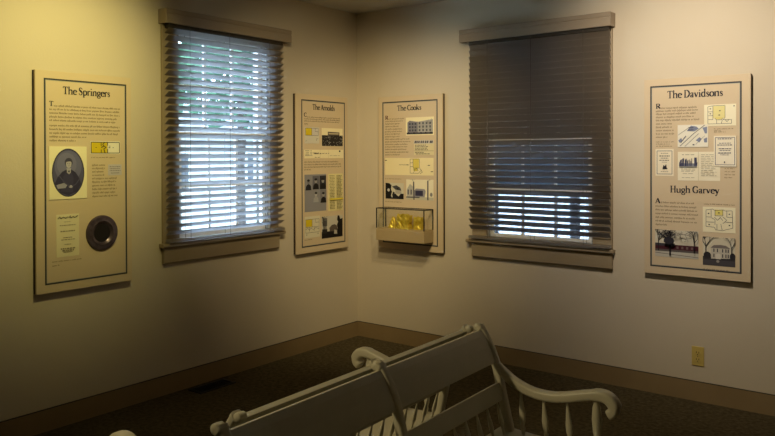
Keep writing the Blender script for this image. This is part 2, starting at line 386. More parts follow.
def fine_lines(b, rows, m, y, rng, xh=0.0066, pitch=0.0052, dens=0.0030):
    """rows of tiny printed marks too small to read: u0, u1, v"""
    for u0, u1, v in rows:
        u = u0
        while u < u1 - 0.004:
            wl = rng.randint(2, 9)
            for _ in range(wl):
                if u > u1 - 0.003: break
                top = xh * (1.45 if rng.random() < 0.22 else 1.0); bot = -0.35 * xh if rng.random() < 0.1 else 0
                b.face([(u, y, v + bot), (u + dens, y, v + bot), (u + dens, y, v + top), (u, y, v + top)], m)
                if rng.random() < 0.6:
                    hh = rng.choice((0, 0.5, 0.85)) * xh
                    b.face([(u + dens, y, v + hh), (u + pitch - 0.0006, y, v + hh), (u + pitch - 0.0006, y, v + hh + 0.0012), (u + dens, y, v + hh + 0.0012)], m)
                u += pitch
            u += 0.0042

# ------------------------------------------------------------------ exhibit panels
PD = 0.033                                       # panel depth from the wall
class Pic:
    """a flat print on a panel; coordinates are 0..1 across and up the print"""
    def __init__(s, pan, u0, u1, v0, v1, thick=0.0015):
        s.b = MB(); s.b.keep = True; s.p = pan; s.u0, s.u1, s.v0, s.v1 = u0, u1, v0, v1
        s.th = thick; s.y = -PD - thick; s.n = 0
    def pt(s, a, c): return (s.p.off + s.u0 + (s.u1 - s.u0) * a, s.y - 0.00006 * s.n, s.v0 + (s.v1 - s.v0) * c + s.p.z)
    def base(s, col):
        x0 = s.p.off + s.u0; x1 = s.p.off + s.u1
        s.b.box(x0, x1, -PD - s.th, -PD + 0.0005, s.v0 + s.p.z, s.v1 + s.p.z, pc(*col)); return s
    def poly(s, pts, col): s.n += 1; s.b.face([s.pt(*p) for p in pts], pc(*col)); return s
    def rect(s, a0, c0, a1, c1, col): return s.poly([(a0, c0), (a1, c0), (a1, c1), (a0, c1)], col)
    def ell(s, ca, cc, ra, rc, col, n=28): return s.poly([(ca + ra * math.cos(2 * PI * i / n), cc + rc * math.sin(2 * PI * i / n)) for i in range(n)], col)
    def line(s, pts, wd, col):
        W = s.u1 - s.u0; Hh = s.v1 - s.v0
        for (a0, c0), (a1, c1) in zip(pts[:-1], pts[1:]):
            d = Vector(((a1 - a0) * W, (c1 - c0) * Hh))
            if d.length < 1e-7: continue
            d.normalize(); nx, ny = -d.y * wd / 2 / W, d.x * wd / 2 / Hh
            s.poly([(a0 + nx, c0 + ny), (a0 - nx, c0 - ny), (a1 - nx, c1 - ny), (a1 + nx, c1 + ny)], col)
        return s
    def frame(s, a0, c0, a1, c1, wd, col): return s.line([(a0, c0), (a1, c0), (a1, c1), (a0, c1), (a0, c0)], wd, col)
    def done(s, name, label=None):
        o = s.b.build(name, s.p.root)
        if label: o['label'] = label
        return o

class Panel:
    def __init__(s, loc, rz, width, label, seed, bu, bv=(0.044, 1.137)):
        s.root = empty('exhibit_panel', loc, rz); s.w = width; s.off = -width / 2; s.z = 0.0
        tag(s.root, label, 'exhibit panel', None)
        s.rng = random.Random(seed)
        b = MB(); b.box(-width / 2, width / 2, -PD, -PD + 0.013, 0, 1.1775, board_m); b.build('board', s.root, bevel=0.0015)
        b = MB(); b.box(-width / 2 + .001, width / 2 - .001, -PD + 0.013, 0, 0.001, 1.1765, edge_m); o = b.build('backing_frame', s.root); o['label'] = 'dark backing behind the tan board'
        b = MB(); b.keep = True; lw = 0.0085
        for k, (ins, ww, m) in enumerate(((0, lw, line_m), (lw, 0.003, line2_m))):
            y = -PD - 0.0004 - k * 0.0001
            a0, a1, c0, c1 = s.off + bu[0] + ins, s.off + bu[1] - ins, bv[0] + ins, bv[1] - ins
            for q in ((a0, a1, c0, c0 + ww), (a0, a1, c1 - ww, c1), (a0, a0 + ww, c0 + ww, c1 - ww), (a1 - ww, a1, c0 + ww, c1 - ww)):
                b.face([(q[0], y, q[2]), (q[1], y, q[2]), (q[1], y, q[3]), (q[0], y, q[3])], m)
        o = b.build('border_line', s.root); o['label'] = 'dark slate printed border line'
    def heading(s, txt, u0, u1, v, cap):
        b = MB(); b.keep = True; letters(b, txt, s.off + u0, v, cap, ink_m, -PD - 0.0006, u1 - u0); o = b.build('heading', s.root); o['label'] = 'black serif heading reading ' + txt
    def initial(s, c, u0, u1, v0, v1, m=None):
        b = MB(); b.keep = True; letters(b, c, s.off + u0, v0, v1 - v0, m or ink_m, -PD - 0.0006, u1 - u0); o = b.build('initial_letter', s.root); o['label'] = 'large initial letter ' + c
    def text(s, rows, small=False):
        b = MB(); b.keep = True
        k = 0.62 if small else 1.0
        fine_lines(b, [(s.off + u0, s.off + u1, v - 0.003) for u0, u1, v in rows], capt_m if small else text_m, -PD - 0.0006, s.rng, 0.0072 * k, 0.0054 * k, 0.0026 * k)
        b.build('caption' if small else 'body_text', s.root)
    def pic(s, *a, **k): return Pic(s, *a, **k)

CREAM = (238, 228, 190); PAPER = (228, 219, 182); INK = (40, 38, 44); GREY = (120, 120, 128)
YELLOW = (214, 190, 30)

def floor_plan(pn, u0, u1, v0, v1, rooms, walls, base=(236, 231, 214), thin=0.0022, name='floor_plan', label=None, marks=()):
    p = pn.pic(u0, u1, v0, v1); p.base(base)
    for a0, c0, a1, c1, col in rooms: p.rect(a0, c0, a1, c1, col)
    for wl in walls: p.line(wl, thin, INK)
    for a, c in marks: p.rect(a - 0.022, c - 0.02, a + 0.022, c + 0.02, INK)
    return p.done(name, label or 'printed floor plan with one yellow area')

def page(pn, u0, u1, v0, v1, rows, base=PAPER, frame=None, extra=None, ink=(92, 84, 72), name='document', label=None, thick=0.0015):
    p = pn.pic(u0, u1, v0, v1, thick); p.base(base)
    if frame: p.frame(frame, frame * 0.8, 1 - frame, 1 - frame * 0.8, 0.003, (70, 70, 92))
    for a0, a1, c, h in rows:
        # broken into words
        a = a0
        while a < a1 - 0.01:
            wdt = min(a1, a + pn.rng.uniform(0.04, 0.13)); p.rect(a, c - h / 2, wdt, c + h / 2, ink); a = wdt + 0.025
    if extra: extra(p)
    return p.done(name, label)

def branches(p, a, c, h, sp, rng, col, wd=0.003, depth=3, ang=PI / 2):
    W = p.u1 - p.u0; Hh = p.v1 - p.v0
    a2 = a + math.cos(ang) * h / W; c2 = c + math.sin(ang) * h / Hh
    a2 = min(0.995, max(0.005, a2)); c2 = min(0.995, max(0.005, c2))
    p.line([(a, c), (a2, c2)], wd, col)
    if depth:
        for _ in range(3): branches(p, a2, c2, h * rng.uniform(0.55, 0.8), sp, rng, col, wd * 0.65, depth - 1, ang + rng.uniform(-sp, sp))

# --- left wall, first panel
pS = Panel((0.0012, -2.6412 + 0.2804, 0.7353), HP, 0.5608, 'wide tan exhibit panel with oval portrait and round plate, left of the bright window', 1, (0.046, 0.5303))
pS.heading('The Springers', 0.150, 0.428, 1.059, 0.040)
pS.initial('T', 0.074, 0.098, 0.992, 1.017)
pS.text([(0.100, .491, .992), (.075, .488, .973), (.075, .487, .953), (.075, .471, .933), (.075, .459, .914)])
pS.text([(.075, .490, .887), (.075, .490, .867), (.075, .477, .847), (.075, .282, .827), (.075, .224, .807)])
p = pS.pic(.070, .282, .494, .777, 0.004); p.base((240, 232, 192))
p.ell(.5, .5, .43, .46, (50, 48, 66), 40); p.ell(.5, .5, .405, .44, (84, 84, 116), 40)
p.ell(.5, .62, .36, .30, (104, 104, 138)); p.ell(.46, .66, .26, .22, (116, 116, 148))
p.poly([(.14, .30), (.22, .42), (.34, .52), (.45, .56), (.58, .56), (.70, .50), (.80, .38), (.84, .28), (.74, .14), (.5, .065), (.3, .12)], (54, 52, 80))
p.poly([(.30, .14), (.36, .42), (.46, .54), (.56, .54), (.64, .40), (.62, .12)], (64, 62, 92)); p.poly([(.45, .585), (.465, .50), (.52, .47), (.56, .50), (.57, .585)], (166, 164, 176)); p.poly([(.48, .54), (.515, .50), (.55, .54)], (48, 46, 66))
p.ell(.51, .695, .105, .088, (70, 68, 92)); p.ell(.51, .668, .074, .078, (176, 172, 180)); p.poly([(.43, .70), (.46, .745), (.52, .75), (.585, .73), (.59, .70), (.55, .715), (.48, .71)], (66, 64, 88))
p.ell(.482, .675, .011, .006, (80, 76, 96)); p.ell(.538, .675, .011, .006, (80, 76, 96)); p.line([(.51, .675), (.518, .65)], .0016, (128, 122, 138)); p.line([(.488, .632), (.536, .632)], .0016, (122, 106, 120))
p.poly([(.18, .27), (.40, .31), (.47, .27), (.42, .21), (.22, .20)], (150, 148, 168)); p.ell(.56, .235, .055, .026, (158, 154, 166)); p.line([(.26, .44), (.40, .31), (.53, .24)], .006, (76, 74, 104)); p.line([(.80, .38), (.70, .28), (.60, .24)], .006, (76, 74, 104))
p.done('portrait', 'oval grey portrait of a seated person in a dark coat on cream card')
floor_plan(pS, .307, .487, .736, .808, [(.02, .08, .36, .92, YELLOW), (.36, .08, .57, .92, (206, 184, 40))],
           [[(.02, .08), (.98, .08), (.98, .92), (.02, .92), (.02, .08)], [(.35, .92), (.35, .62)], [(.35, .35), (.35, .08)], [(.35, .5), (.44, .62), (.40, .78), (.48, .92)], [(.44, .62), (.52, .52), (.44, .4), (.48, .08)], [(.57, .92), (.57, .66)], [(.57, .4), (.57, .08)], [(.60, .5), (.66, .5)]], thin=.004, marks=((.18, .5), (.76, .5), (.64, .62)))
pS.text([(.311, .464, .717)], True)
pS.text([(.316, .395, .673), (.316, .395, .655), (.316, .388, .636), (.316, .394, .617), (.316, .475, .598), (.316, .463, .579), (.316, .456, .559), (.316, .469, .539), (.316, .462, .519), (.316, .475, .499)])
page(pS, .413, .497, .616, .677, [(.1, .9, .78, .05), (.1, .85, .6, .04), (.1, .9, .42, .04), (.2, .8, .2, .05)], (196, 190, 196), label='small grey note card')
def sc(p):
    p.line([(.06, .90), (.14, .95), (.2, .90), (.3, .94), (.4, .905), (.5, .94)], .003, (46, 46, 60)); p.line([(.54, .91), (.60, .96), (.62, .9), (.72, .94), (.8, .91), (.94, .955)], .003, (46, 46, 60))
page(pS, .108, .236, .184, .412, [(.34, .62, .82, .012), (.15, .85, .74, .022), (.18, .82, .60, .026), (.3, .7, .45, .02), (.2, .8, .40, .016), (.35, .65, .29, .014), (.18, .82, .19, .03), (.25, .75, .145, .03), (.3, .7, .11, .014)], (222, 213, 176), ink=(140, 130, 108), extra=sc, label='pale printed title page')
# round plate: a shallow turned dish
b = MB(); cu, cv, rr = pS.off + .3714, .2945, .096
prof = [(1.0, .000), (1.0, .004), (.97, .010), (.86, .013), (.74, .011), (.68, .014), (.62, .011), (.52, .004), (.48, .003), (.2, .003), (.001, .003)]
rings = [[(cu + rr * r * math.cos(2 * PI * i / 48), -PD - h, cv + rr * r * math.sin(2 * PI * i / 48) * 1.03) for i in range(48)] for r, h in prof]
dish = mat('dish_pewter', (0.085, 0.062, 0.085), 0.30, metal=0.5, noise=(30, (0.13, 0.10, 0.13), 4, 0.4, 0.65)); dark = mat('dish_well', (0.018, 0.015, 0.016), 0.4, metal=0.3)
b.loft(rings[:8], dish, False); b.loft(rings[7:], dark, True)
o = b.build('round_plate', pS.root, smooth=True); o['label'] = 'dark pewter round plate with a raised rim'
pS.text([(.085, .258, .163), (.085, .129, .142)], True)

# --- left wall, panel by the corner
pA = Panel((0.0012, -0.7293 + 0.2856, 0.7353), HP, 0.5712, 'tan exhibit panel on the left wall between the bright window and the room corner', 2, (0.053, 0.5384))
pA.heading('The Arnolds', 0.172, 0.420, 1.067, 0.040)
pA.initial('C', 0.081, 0.108, 1.010, 1.040)
pA.text([(.112, .483, 1.008), (.083, .483, .993), (.083, .471, .978), (.083, .123, .956)])
floor_plan(pA, .086, .243, .813, .934, [(.06, .50, .48, .94, YELLOW), (.48, .50, .94, .94, (204, 200, 196))],
           [[(.06, .94), (.94, .94), (.94, .50), (.06, .50), (.06, .94)], [(.48, .94), (.48, .5)], [(.72, .94), (.72, .74), (.94, .74)], [(.80, .3), (.92, .3)], [(.80, .3), (.80, .16)], [(.06, .12), (.12, .18)]], base=(208, 204, 190), label='printed floor plan with one yellow room')
p = pA.pic(.272, .510, .796, .932); p.base(CREAM)
p.rect(.0, .0, 1, .60, (38, 36, 40)); p.poly([(.28, .60), (.28, .80), (.84, .78), (.84, .60)], (92, 86, 80)); p.rect(.32, .66, .80, .73, (190, 178, 150))
rg = random.Random(5)
for i in range(90):
    a, c = rg.random() * .97, rg.random() * .56; g = rg.choice((20, 60, 110, 150, 190)); p.ell(a + .015, c + .02, .018, .022, (g, g, g), 6)
p.done('photograph', 'black and white photograph of a crowd before a building')
page(pA, .082, .517, .702, .767, [(.02, .18, .86, .06), (.03, .36, .62, .07), (.24, .42, .55, .10), (.02, .18, .40, .06), (.44, .62, .58, .06), (.25, .38, .12, .05), (.64, .9, .3, .03)], CREAM,
     extra=lambda p: (p.rect(.88, .74, .92, .92, INK), p.line([(.39, 0), (.39, 1)], .0015, (186, 172, 130)), p.line([(.6, 0), (.6, 1)], .0015, (186, 172, 130)), p.rect(.02, .30, .20, .33, GREY)), label='long cream handwritten paper')
pA.text([(.081, .458, .674), (.081, .493, .655), (.081, .493, .636), (.081, .155, .617)])
p = pA.pic(.084, .318, .305, .582); p.base((132, 132, 138)); p.rect(0, 0, 1, 1, (138, 138, 146))
def bust(a, c, s, bgc, coat, skin=(150, 148, 150)):
    p.rect(a - .155 * s, c - .17 * s, a + .155 * s, c + .2 * s, bgc)
    p.poly([(a - .14 * s, c - .17 * s), (a - .11 * s, c - .05 * s), (a - .03 * s, c), (a + .04 * s, c), (a + .12 * s, c - .05 * s), (a + .14 * s, c - .17 * s)], coat)
    p.ell(a, c + .06 * s, .062 * s, .062 * s, skin, 16); p.ell(a, c + .105 * s, .066 * s, .034 * s, (30, 28, 34), 16)
bust(.17, .74, .95, (138, 138, 146), (26, 26, 36), (112, 112, 120)); bust(.51, .76, .98, (100, 100, 112), (18, 18, 24)); bust(.84, .76, 1.0, (42, 42, 52), (16, 16, 22))
bust(.51, .40, .9, (138, 138, 146), (160, 160, 166), (176, 176, 180)); bust(.86, .38, .95, (120, 120, 130), (18, 18, 24))
p.done('photograph', 'grey photograph sheet of five small portraits')
page(pA, .344, .510, .296, .582, [(.06 + .02 * (i % 3), .42 - .03 * (i % 2), .95 - i * .04, .016) for i in range(23)] + [(.52, .92 - .05 * (i % 3), .95 - i * .04, .016) for i in range(23)], (224, 214, 160),
     extra=lambda p: p.rect(.04, .30, .96, .345, (226, 210, 80)), ink=(130, 126, 92), label='cream typed list with one yellow line')
floor_plan(pA, .083, .247, .111, .270, [(.06, .52, .48, .86, YELLOW)],
           [[(.06, .86), (.94, .86), (.94, .24), (.06, .24), (.06, .86)], [(.48, .86), (.48, .5)], [(.06, .50), (.94, .50)], [(.7, .86), (.7, .7), (.94, .7)], [(.06, .40), (.2, .46), (.3, .36), (.4, .46), (.55, .36), (.7, .46), (.94, .38)], [(.3, .5), (.3, .3)], [(.62, .5), (.62, .3)]], base=(216, 210, 186), marks=((.12, .15), (.86, .17)), label='printed floor plan with one yellow room and small rooms below')
p = pA.pic(.266, .505, .092, .259); p.base((196, 192, 180)); p.rect(0, 0, 1, .30, (22, 20, 22))
p.poly([(.38, .30), (.36, .46), (.48, .58), (.62, .60), (.72, .52), (.76, .34), (.7, .26)], (92, 82, 76)); p.rect(.04, .55, .26, .92, (110, 108, 106)); p.rect(.08, .4, .14, .8, (60, 58, 60)); p.rect(.17, .4, .22, .8, (60, 58, 60))
p.poly([(.76, 1.0), (.73, .8), (.78, .7), (.72, .55), (.76, .4), (.72, .2), (.78, 0), (1, 0), (1, .85), (.88, .82), (.84, .98)], (14, 13, 15)); p.rect(.02, .22, .26, .42, (42, 40, 40)); p.poly([(.58, .16), (.6, .36), (.72, .3), (.74, .14)], (184, 180, 170))
branches(p, .1, .3, .05, .8, random.Random(3), (20, 20, 20), .004, 3)
p.done('photograph', 'dark photograph of a house among trees')
pA.text([(.082, .163, .098)], True)

# --- right wall, panel by the corner
pC = Panel((0.2481 + 0.29945, -0.0012, 0.7353), 0, 0.5989, 'tan exhibit panel on the right wall with a glass case mounted in front', 3, (0.0396, 0.5571))
pC.heading('The Cooks', 0.184, 0.412, 1.065, 0.040)
pC.initial('R', 0.066, 0.096, 1.001, 1.030, red_ink)
pC.text([(.100, .254, 1.003), (.066, .236, .985), (.066, .210, .965), (.066, .200, .945), (.066, .236, .924), (.065, .229, .905), (.065, .209, .886), (.065, .209, .866), (.065, .299, .846), (.065, .313, .826), (.065, .285, .806), (.065, .285, .787), (.065, .275, .767), (.065, .294, .746), (.065, .209, .726)])
p = pC.pic(.267, .524, .873, 1.010); p.base(CREAM)
p.poly([(.06, .12), (.06, .72), (.14, .82), (.42, .74), (.42, .12)], (128, 128, 138)); p.poly([(.42, .12), (.42, .74), (.97, .86), (.97, .14)], (168, 166, 162)); p.rect(.03, .06, .97, .16, (60, 58, 66))
for i in range(3):
    for j in range(3): p.rect(.12 + j * .10, .22 + i * .18, .18 + j * .10, .33 + i * .18, (70, 70, 84))
    for j in range(4): p.rect(.47 + j * .125, .22 + i * .19, .53 + j * .125, .34 + i * .19, (92, 92, 100))
for k in (.1, .3, .55, .72, .9): p.ell(k, .12, .035, .06, (40, 38, 44), 8)
p.line([(.42, .14), (.42, .76)], .003, (60, 58, 66)); branches(p, .9, .2, .04, .8, rg, (120, 118, 116), .002, 3)
p.done('photograph', 'grey photograph of a two-storey corner building')
def adv(p):
    p.rect(0, .76, 1, 1, (206, 200, 190))
    for i, a in enumerate((.03, .12, .22, .34, .44, .56, .66, .80, .88)): p.poly([(a, .80), (a + .02, .96), (a + .085, .96), (a + .07, .80)], (58, 54, 72))
    p.line([(0, .28), (1, .28)], .002, (120, 110, 90))
page(pC, .343, .523, .724, .836, [(.05, .60, .66, .05), (.05, .72, .56, .05), (.05, .68, .46, .05), (.05, .72, .36, .05), (.05, .5, .18, .05), (.1, .8, .08, .05)], (222, 210, 168), extra=adv, ink=(112, 108, 100), label='cream printed clipping with a bold title line')
floor_plan(pC, .065, .520, .571, .702, [(.59, .42, .71, .93, (222, 204, 96)), (.60, .24, .68, .46, (214, 196, 84))],
           [[(.53, .94), (.72, .94), (.72, .42), (.76, .30), (.70, .12), (.53, .12), (.53, .94)], [(.59, .94), (.59, .5), (.62, .3), (.60, .12)], [(.53, .72), (.59, .72)], [(.53, .5), (.59, .5)], [(.62, .42), (.71, .42)], [(.60, .3), (.67, .4), (.70, .25)], [(.73, .1), (.78, .18), (.75, .32)], [(.30, .60), (.46, .60)]], base=(238, 224, 176), marks=((.02, .86), (.91, .58), (.97, .22), (.48, .60)), thin=.0026, label='wide cream floor plan with a yellow room and an arrow')
pC.text([(.064, .227, .541)], True)
p = pC.pic(.069, .244, .386, .509); p.base((206, 202, 186)); p.poly([(0, 0), (0, 1), (.22, .98), (.34, .85), (.30, .62), (.36, .44), (.30, .2), (.4, 0)], (16, 15, 18)); p.ell(.17, .55, .07, .10, (196, 194, 190), 12)
p.poly([(.36, .78), (.60, .86), (.82, .72), (.88, .52), (.56, .58)], (70, 68, 74)); p.poly([(.55, .56), (.88, .50), (.88, .30), (.55, .34)], (176, 172, 162)); p.rect(.62, .60, .72, .70, (24, 22, 26)); p.poly([(.36, 0), (.40, .22), (.55, .34), (.72, .16), (.84, .34), (1, .34), (1, 0)], (20, 18, 22))
p.poly([(.36, .2), (.42, .46), (.52, .40), (.5, .24)], (30, 28, 32)); p.done('photograph', 'high contrast black and white photograph')
p = pC.pic(.269, .519, .386, .539); p.base((236, 228, 200)); p.rect(0, .0, 1, .14, (196, 192, 172)); p.poly([(.02, .14), (.02, .5), (.14, .78), (.3, .6), (.3, .14)], (184, 182, 172)); p.poly([(.3, .14), (.3, .46), (.36, .56), (.68, .54), (.72, .44), (.68, .14)], (150, 148, 156))
p.rect(.34, .2, .62, .46, (52, 50, 78)); p.rect(.05, .25, .10, .5, (96, 94, 104)); p.rect(.16, .25, .21, .5, (96, 94, 104)); p.rect(0, .09, .5, .15, (90, 88, 92))
p.line([(.29, 0), (.28, .9)], .010, (66, 64, 76)); p.line([(.80, 0), (.80, .96)], .011, (66, 64, 76)); branches(p, .26, .6, .05, .9, rg, (140, 138, 130), .003, 3); branches(p, .8, .7, .03, 1.0, rg, (120, 118, 116), .003, 2); p.ell(.93, .28, .05, .1, (140, 138, 136), 10)
p.done('photograph', 'pale photograph of a house with a porch')
pC.text([(.063, .226, .363)], True)

# --- right wall, panel at the right
pD = Panel((2.3212 + 0.29705, -0.0012, 0.7353), 0, 0.5941, 'tan exhibit panel with two headings, right of the dark window above the outlet', 4, (0.0364, 0.5481))
pD.heading('The Davidsons', 0.138, 0.450, 1.059, 0.044)
pD.initial('R', 0.069, 0.098, 1.000, 1.029)
pD.text([(.101, .307, 1.000), (.071, .313, .983), (.071, .301, .965), (.071, .290, .946), (.071, .324, .927), (.071, .165, .906), (.071, .165, .886), (.071, .176, .866), (.071, .176, .846), (.071, .141, .826)])
pD.text([(.071, .176, .799), (.071, .153, .786), (.071, .170, .773)], True)
floor_plan(pD, .347, .519, .887, 1.011, [(.28, .36, .66, .92, (228, 218, 150)), (.36, .30, .58, .40, (226, 212, 130))],
           [[(.12, .90), (.28, .94), (.66, .94), (.66, .38), (.60, .28), (.86, .28), (.86, .10), (.12, .10), (.12, .90)], [(.28, .94), (.28, .30), (.12, .30)], [(.12, .66), (.28, .66)], [(.12, .48), (.28, .48)], [(.34, .36), (.40, .28), (.54, .28), (.60, .36)], [(.40, .28), (.40, .10)], [(.58, .28), (.54, .1)], [(.66, .28), (.72, .18), (.78, .28)]], base=(238, 231, 200), marks=((.94, .9), (.2, .8), (.2, .57), (.48, .5), (.5, .7)), thin=.002)
p = pD.pic(.199, .369, .766, .897, 0.004); p.base((232, 228, 212))
for q in ([(.30, .72), (.44, .96), (.62, .92), (.70, .82), (.56, .70)], [(.60, .30), (.72, .44), (.80, .36), (.72, .2)], [(.82, .86), (.97, .90), (.97, .60), (.90, .6)], [(.86, .36), (.97, .42), (.97, .2), (.88, .2)], [(.02, .3), (.12, .42), (.16, .28), (.06, .2)]): p.poly(q, (128, 136, 160))
for k in range(12): p.poly([(.34 + .03 * (k % 6), .74 + .1 * (k // 6)), (.36 + .03 * (k % 6), .80 + .1 * (k // 6)), (.38 + .03 * (k % 6), .77 + .1 * (k // 6))], (40, 46, 70))
p.line([(.08, .05), (.55, .62), (.9, .98)], .004, (124, 124, 120)); p.line([(.24, .03), (.70, .60)], .003, (140, 140, 136)); p.line([(.02, .55), (.4, .9)], .003, (150, 150, 142)); p.rect(.5, .08, .56, .13, (40, 46, 70)); p.line([(.1, .2), (.28, .5)], .006, (110, 112, 120)); p.line([(.6, .12), (.9, .5)], .002, (130, 130, 126))
p.done('map', 'blue and white bird\'s-eye map')
pD.text([(.401, .507, .870), (.401, .465, .852), (.401, .44, .860)], True)
def crest(p):
    p.poly([(.40, .30), (.46, .42), (.52, .36), (.60, .44), (.62, .32), (.68, .26), (.40, .24)], INK)
page(pD, .068, .175, .594, .756, [(.30, .70, .84, .018), (.22, .78, .74, .035), (.3, .7, .66, .026), (.22, .78, .58, .026), (.36, .64, .51, .014), (.3, .7, .16, .014)], (236, 226, 200), frame=.09, extra=crest, label='small printed cover with a narrow frame')
def spread(p):
    p.line([(.5, 0), (.5, 1)], .002, (196, 186, 150)); p.rect(.04, .48, .46, .60, (128, 132, 142)); rgg = random.Random(8)
    for k in range(26):
        a = .03 + .43 * rgg.random(); p.line([(a, .50), (a + .01, .60 + .18 * rgg.random())], .003, (60, 64, 96))
    p.rect(.04, .46, .46, .49, (150, 150, 140)); p.rect(.40, .55, .46, .80, (70, 72, 96))
page(pD, .199, .434, .569, .738, [(.1, .4, .90, .022), (.08, .42, .40, .016), (.08, .42, .36, .016), (.08, .38, .32, .016), (.12, .36, .24, .016), (.1, .4, .1, .016)] + [(.56, .92 - .06 * (i % 2), .9 - i * .06, .014) for i in range(13)], (236, 228, 202), extra=spread, ink=(158, 150, 126), label='cream printed double page with a small landscape')
page(pD, .401, .521, .653, .829, [(.18, .82, .90, .03), (.24, .76, .76, .022), (.16, .84, .70, .028), (.22, .78, .58, .028), (.26, .74, .52, .018), (.2, .8, .44, .03), (.3, .7, .38, .016), (.46, .54, .14, .05)], (236, 228, 206), frame=.07, ink=(74, 74, 96), label='framed printed page', thick=0.006)
pD.text([(.458, .513, .642), (.458, .513, .624), (.458, .513, .607), (.458, .502, .590)], True)
pD.heading('Hugh Garvey', 0.154, 0.430, 0.496, 0.040)
pD.initial('A', 0.066, 0.096, 0.429, 0.459)
pD.text([(.100, .290, .433), (.068, .307, .410), (.068, .307, .388), (.068, .313, .366), (.068, .301, .343), (.068, .313, .321), (.068, .135, .299)])
pD.text([(.346, .513, .434)], True)
floor_plan(pD, .340, .516, .272, .418, [(.38, .68, .62, .90, (226, 214, 120))],
           [[(.10, .88), (.30, .92), (.38, .86), (.62, .90), (.70, .86), (.90, .88), (.92, .20), (.70, .12), (.62, .08), (.40, .10), (.36, .2), (.10, .22), (.10, .88)], [(.26, .90), (.26, .60), (.10, .60)], [(.38, .90), (.38, .66), (.62, .66), (.62, .90)], [(.74, .88), (.74, .62), (.92, .62)], [(.26, .58), (.38, .50), (.38, .30)], [(.62, .62), (.74, .50), (.62, .36)], [(.10, .40), (.36, .40)], [(.70, .42), (.92, .42)], [(.36, .60), (.46, .48), (.54, .60), (.62, .48)], [(.44, .34), (.44, .10)], [(.56, .34), (.60, .1)]], base=(236, 228, 196), marks=((.18, .74), (.82, .74), (.2, .3), (.82, .3), (.5, .78)), thin=.0022)
p = pD.pic(.066, .316, .108, .271); p.base((204, 198, 180)); p.rect(0, .26, 1, .46, (70, 26, 38)); p.rect(.0, .40, .46, .5, (60, 58, 66)); p.rect(0, 0, 1, .26, (188, 184, 172)); p.rect(0, .20, 1, .28, (90, 84, 82)); p.line([(.0, .14), (1, .05)], .004, (120, 116, 112))
for k in range(4): p.rect(.5 + k * .11, .32, .55 + k * .11, .41, (112, 92, 92))
for a in (.08, .36, .92): branches(p, a, .06 if a == .36 else .2, .06, .75, rg, (26, 24, 34), .009 if a == .36 else .005, 4)
for a, c in ((.25, .8), (.6, .86), (.75, .7)): branches(p, a, c, .03, 1.4, rg, (40, 38, 46), .003, 3, rg.uniform(0, PI))
p.ell(.36, .62, .13, .14, (44, 42, 50), 9); p.done('photograph', 'photograph of a low dark red building behind bare trees')
p = pD.pic(.340, .515, .079, .244); p.base((206, 198, 176)); p.rect(0, 0, 1, .20, (72, 68, 74)); p.rect(0, .2, 1, .32, (54, 52, 56)); p.poly([(.26, .24), (.26, .62), (.32, .66), (.54, .70), (.80, .66), (.84, .62), (.84, .28)], (190, 184, 170)); p.poly([(.24, .62), (.34, .72), (.56, .74), (.72, .72), (.86, .62)], (118, 110, 108))
for a in (.33, .44, .60, .70, .77): p.rect(a, .48, a + .035, .60, (60, 58, 66)); p.rect(a, .30, a + .035, .42, (66, 64, 72))
p.poly([(.40, .24), (.40, .40), (.50, .44), (.56, .40), (.56, .24)], (210, 204, 190)); p.ell(.14, .36, .12, .12, (44, 42, 48), 9); p.ell(.92, .36, .09, .12, (50, 48, 54), 9); p.ell(.47, .16, .05, .05, (150, 146, 140), 8)
branches(p, .10, .3, .06, .7, rg, (36, 34, 40), .006, 4); branches(p, .90, .3, .055, .7, rg, (44, 42, 48), .005, 4); p.done('photograph', 'photograph of a pale two-storey house')
pD.text([(.340, .487, .056)], True)

# ------------------------------------------------------------------ glass display case on the third panel
X0, X1, Y0, Y1 = 0.319, 0.767, -0.159, -0.0375
dc = empty('display_case', ((X0 + X1) / 2, Y1, 0.811)); tag(dc, 'small black-edged glass display case on a tan base, mounted on the corner panel', 'display case')
hx = (X1 - X0) / 2; dy = Y0 - Y1
b = MB(); b.box(-hx, hx, dy, 0, 0, 0.084, case_m); b.box(-hx + .006, hx - .006, dy + .006, 0, 0.084, 0.0935, case_m); b.build('base', dc, bevel=0.002)
b = MB(); e = 0.0032; zb, zt = 0.0935, 0.247
for x in (-hx + e, hx - e):
    for y in (dy + e, -e): b.box(x - e, x + e, y - e, y + e, zb, zt, black_m)
for y in (dy + e, -e): b.box(-hx, hx, y - e, y + e, zt - 2 * e, zt, black_m)
for x in (-hx + e, hx - e): b.box(x - e, x + e, dy, 0, zt - 2 * e, zt, black_m)
o = b.build('case_frame', dc); o['label'] = 'black edges of the glass cover'
b = MB(); g = 0.0015
b.box(-hx + 2 * e, hx - 2 * e, dy + e - g, dy + e + g, zb, zt - e, acryl_m); b.box(-hx + e - g, -hx + e + g, dy + 2 * e, -2 * e, zb, zt - e, acryl_m); b.box(hx - e - g, hx - e + g, dy + 2 * e, -2 * e, zb, zt - e, acryl_m)
b.box(-hx + 2 * e, hx - 2 * e, dy + 2 * e, -2 * e, zt - e - g, zt - e + g, acryl_m); o = b.build('glass_cover', dc); o['label'] = 'clear glass cover'

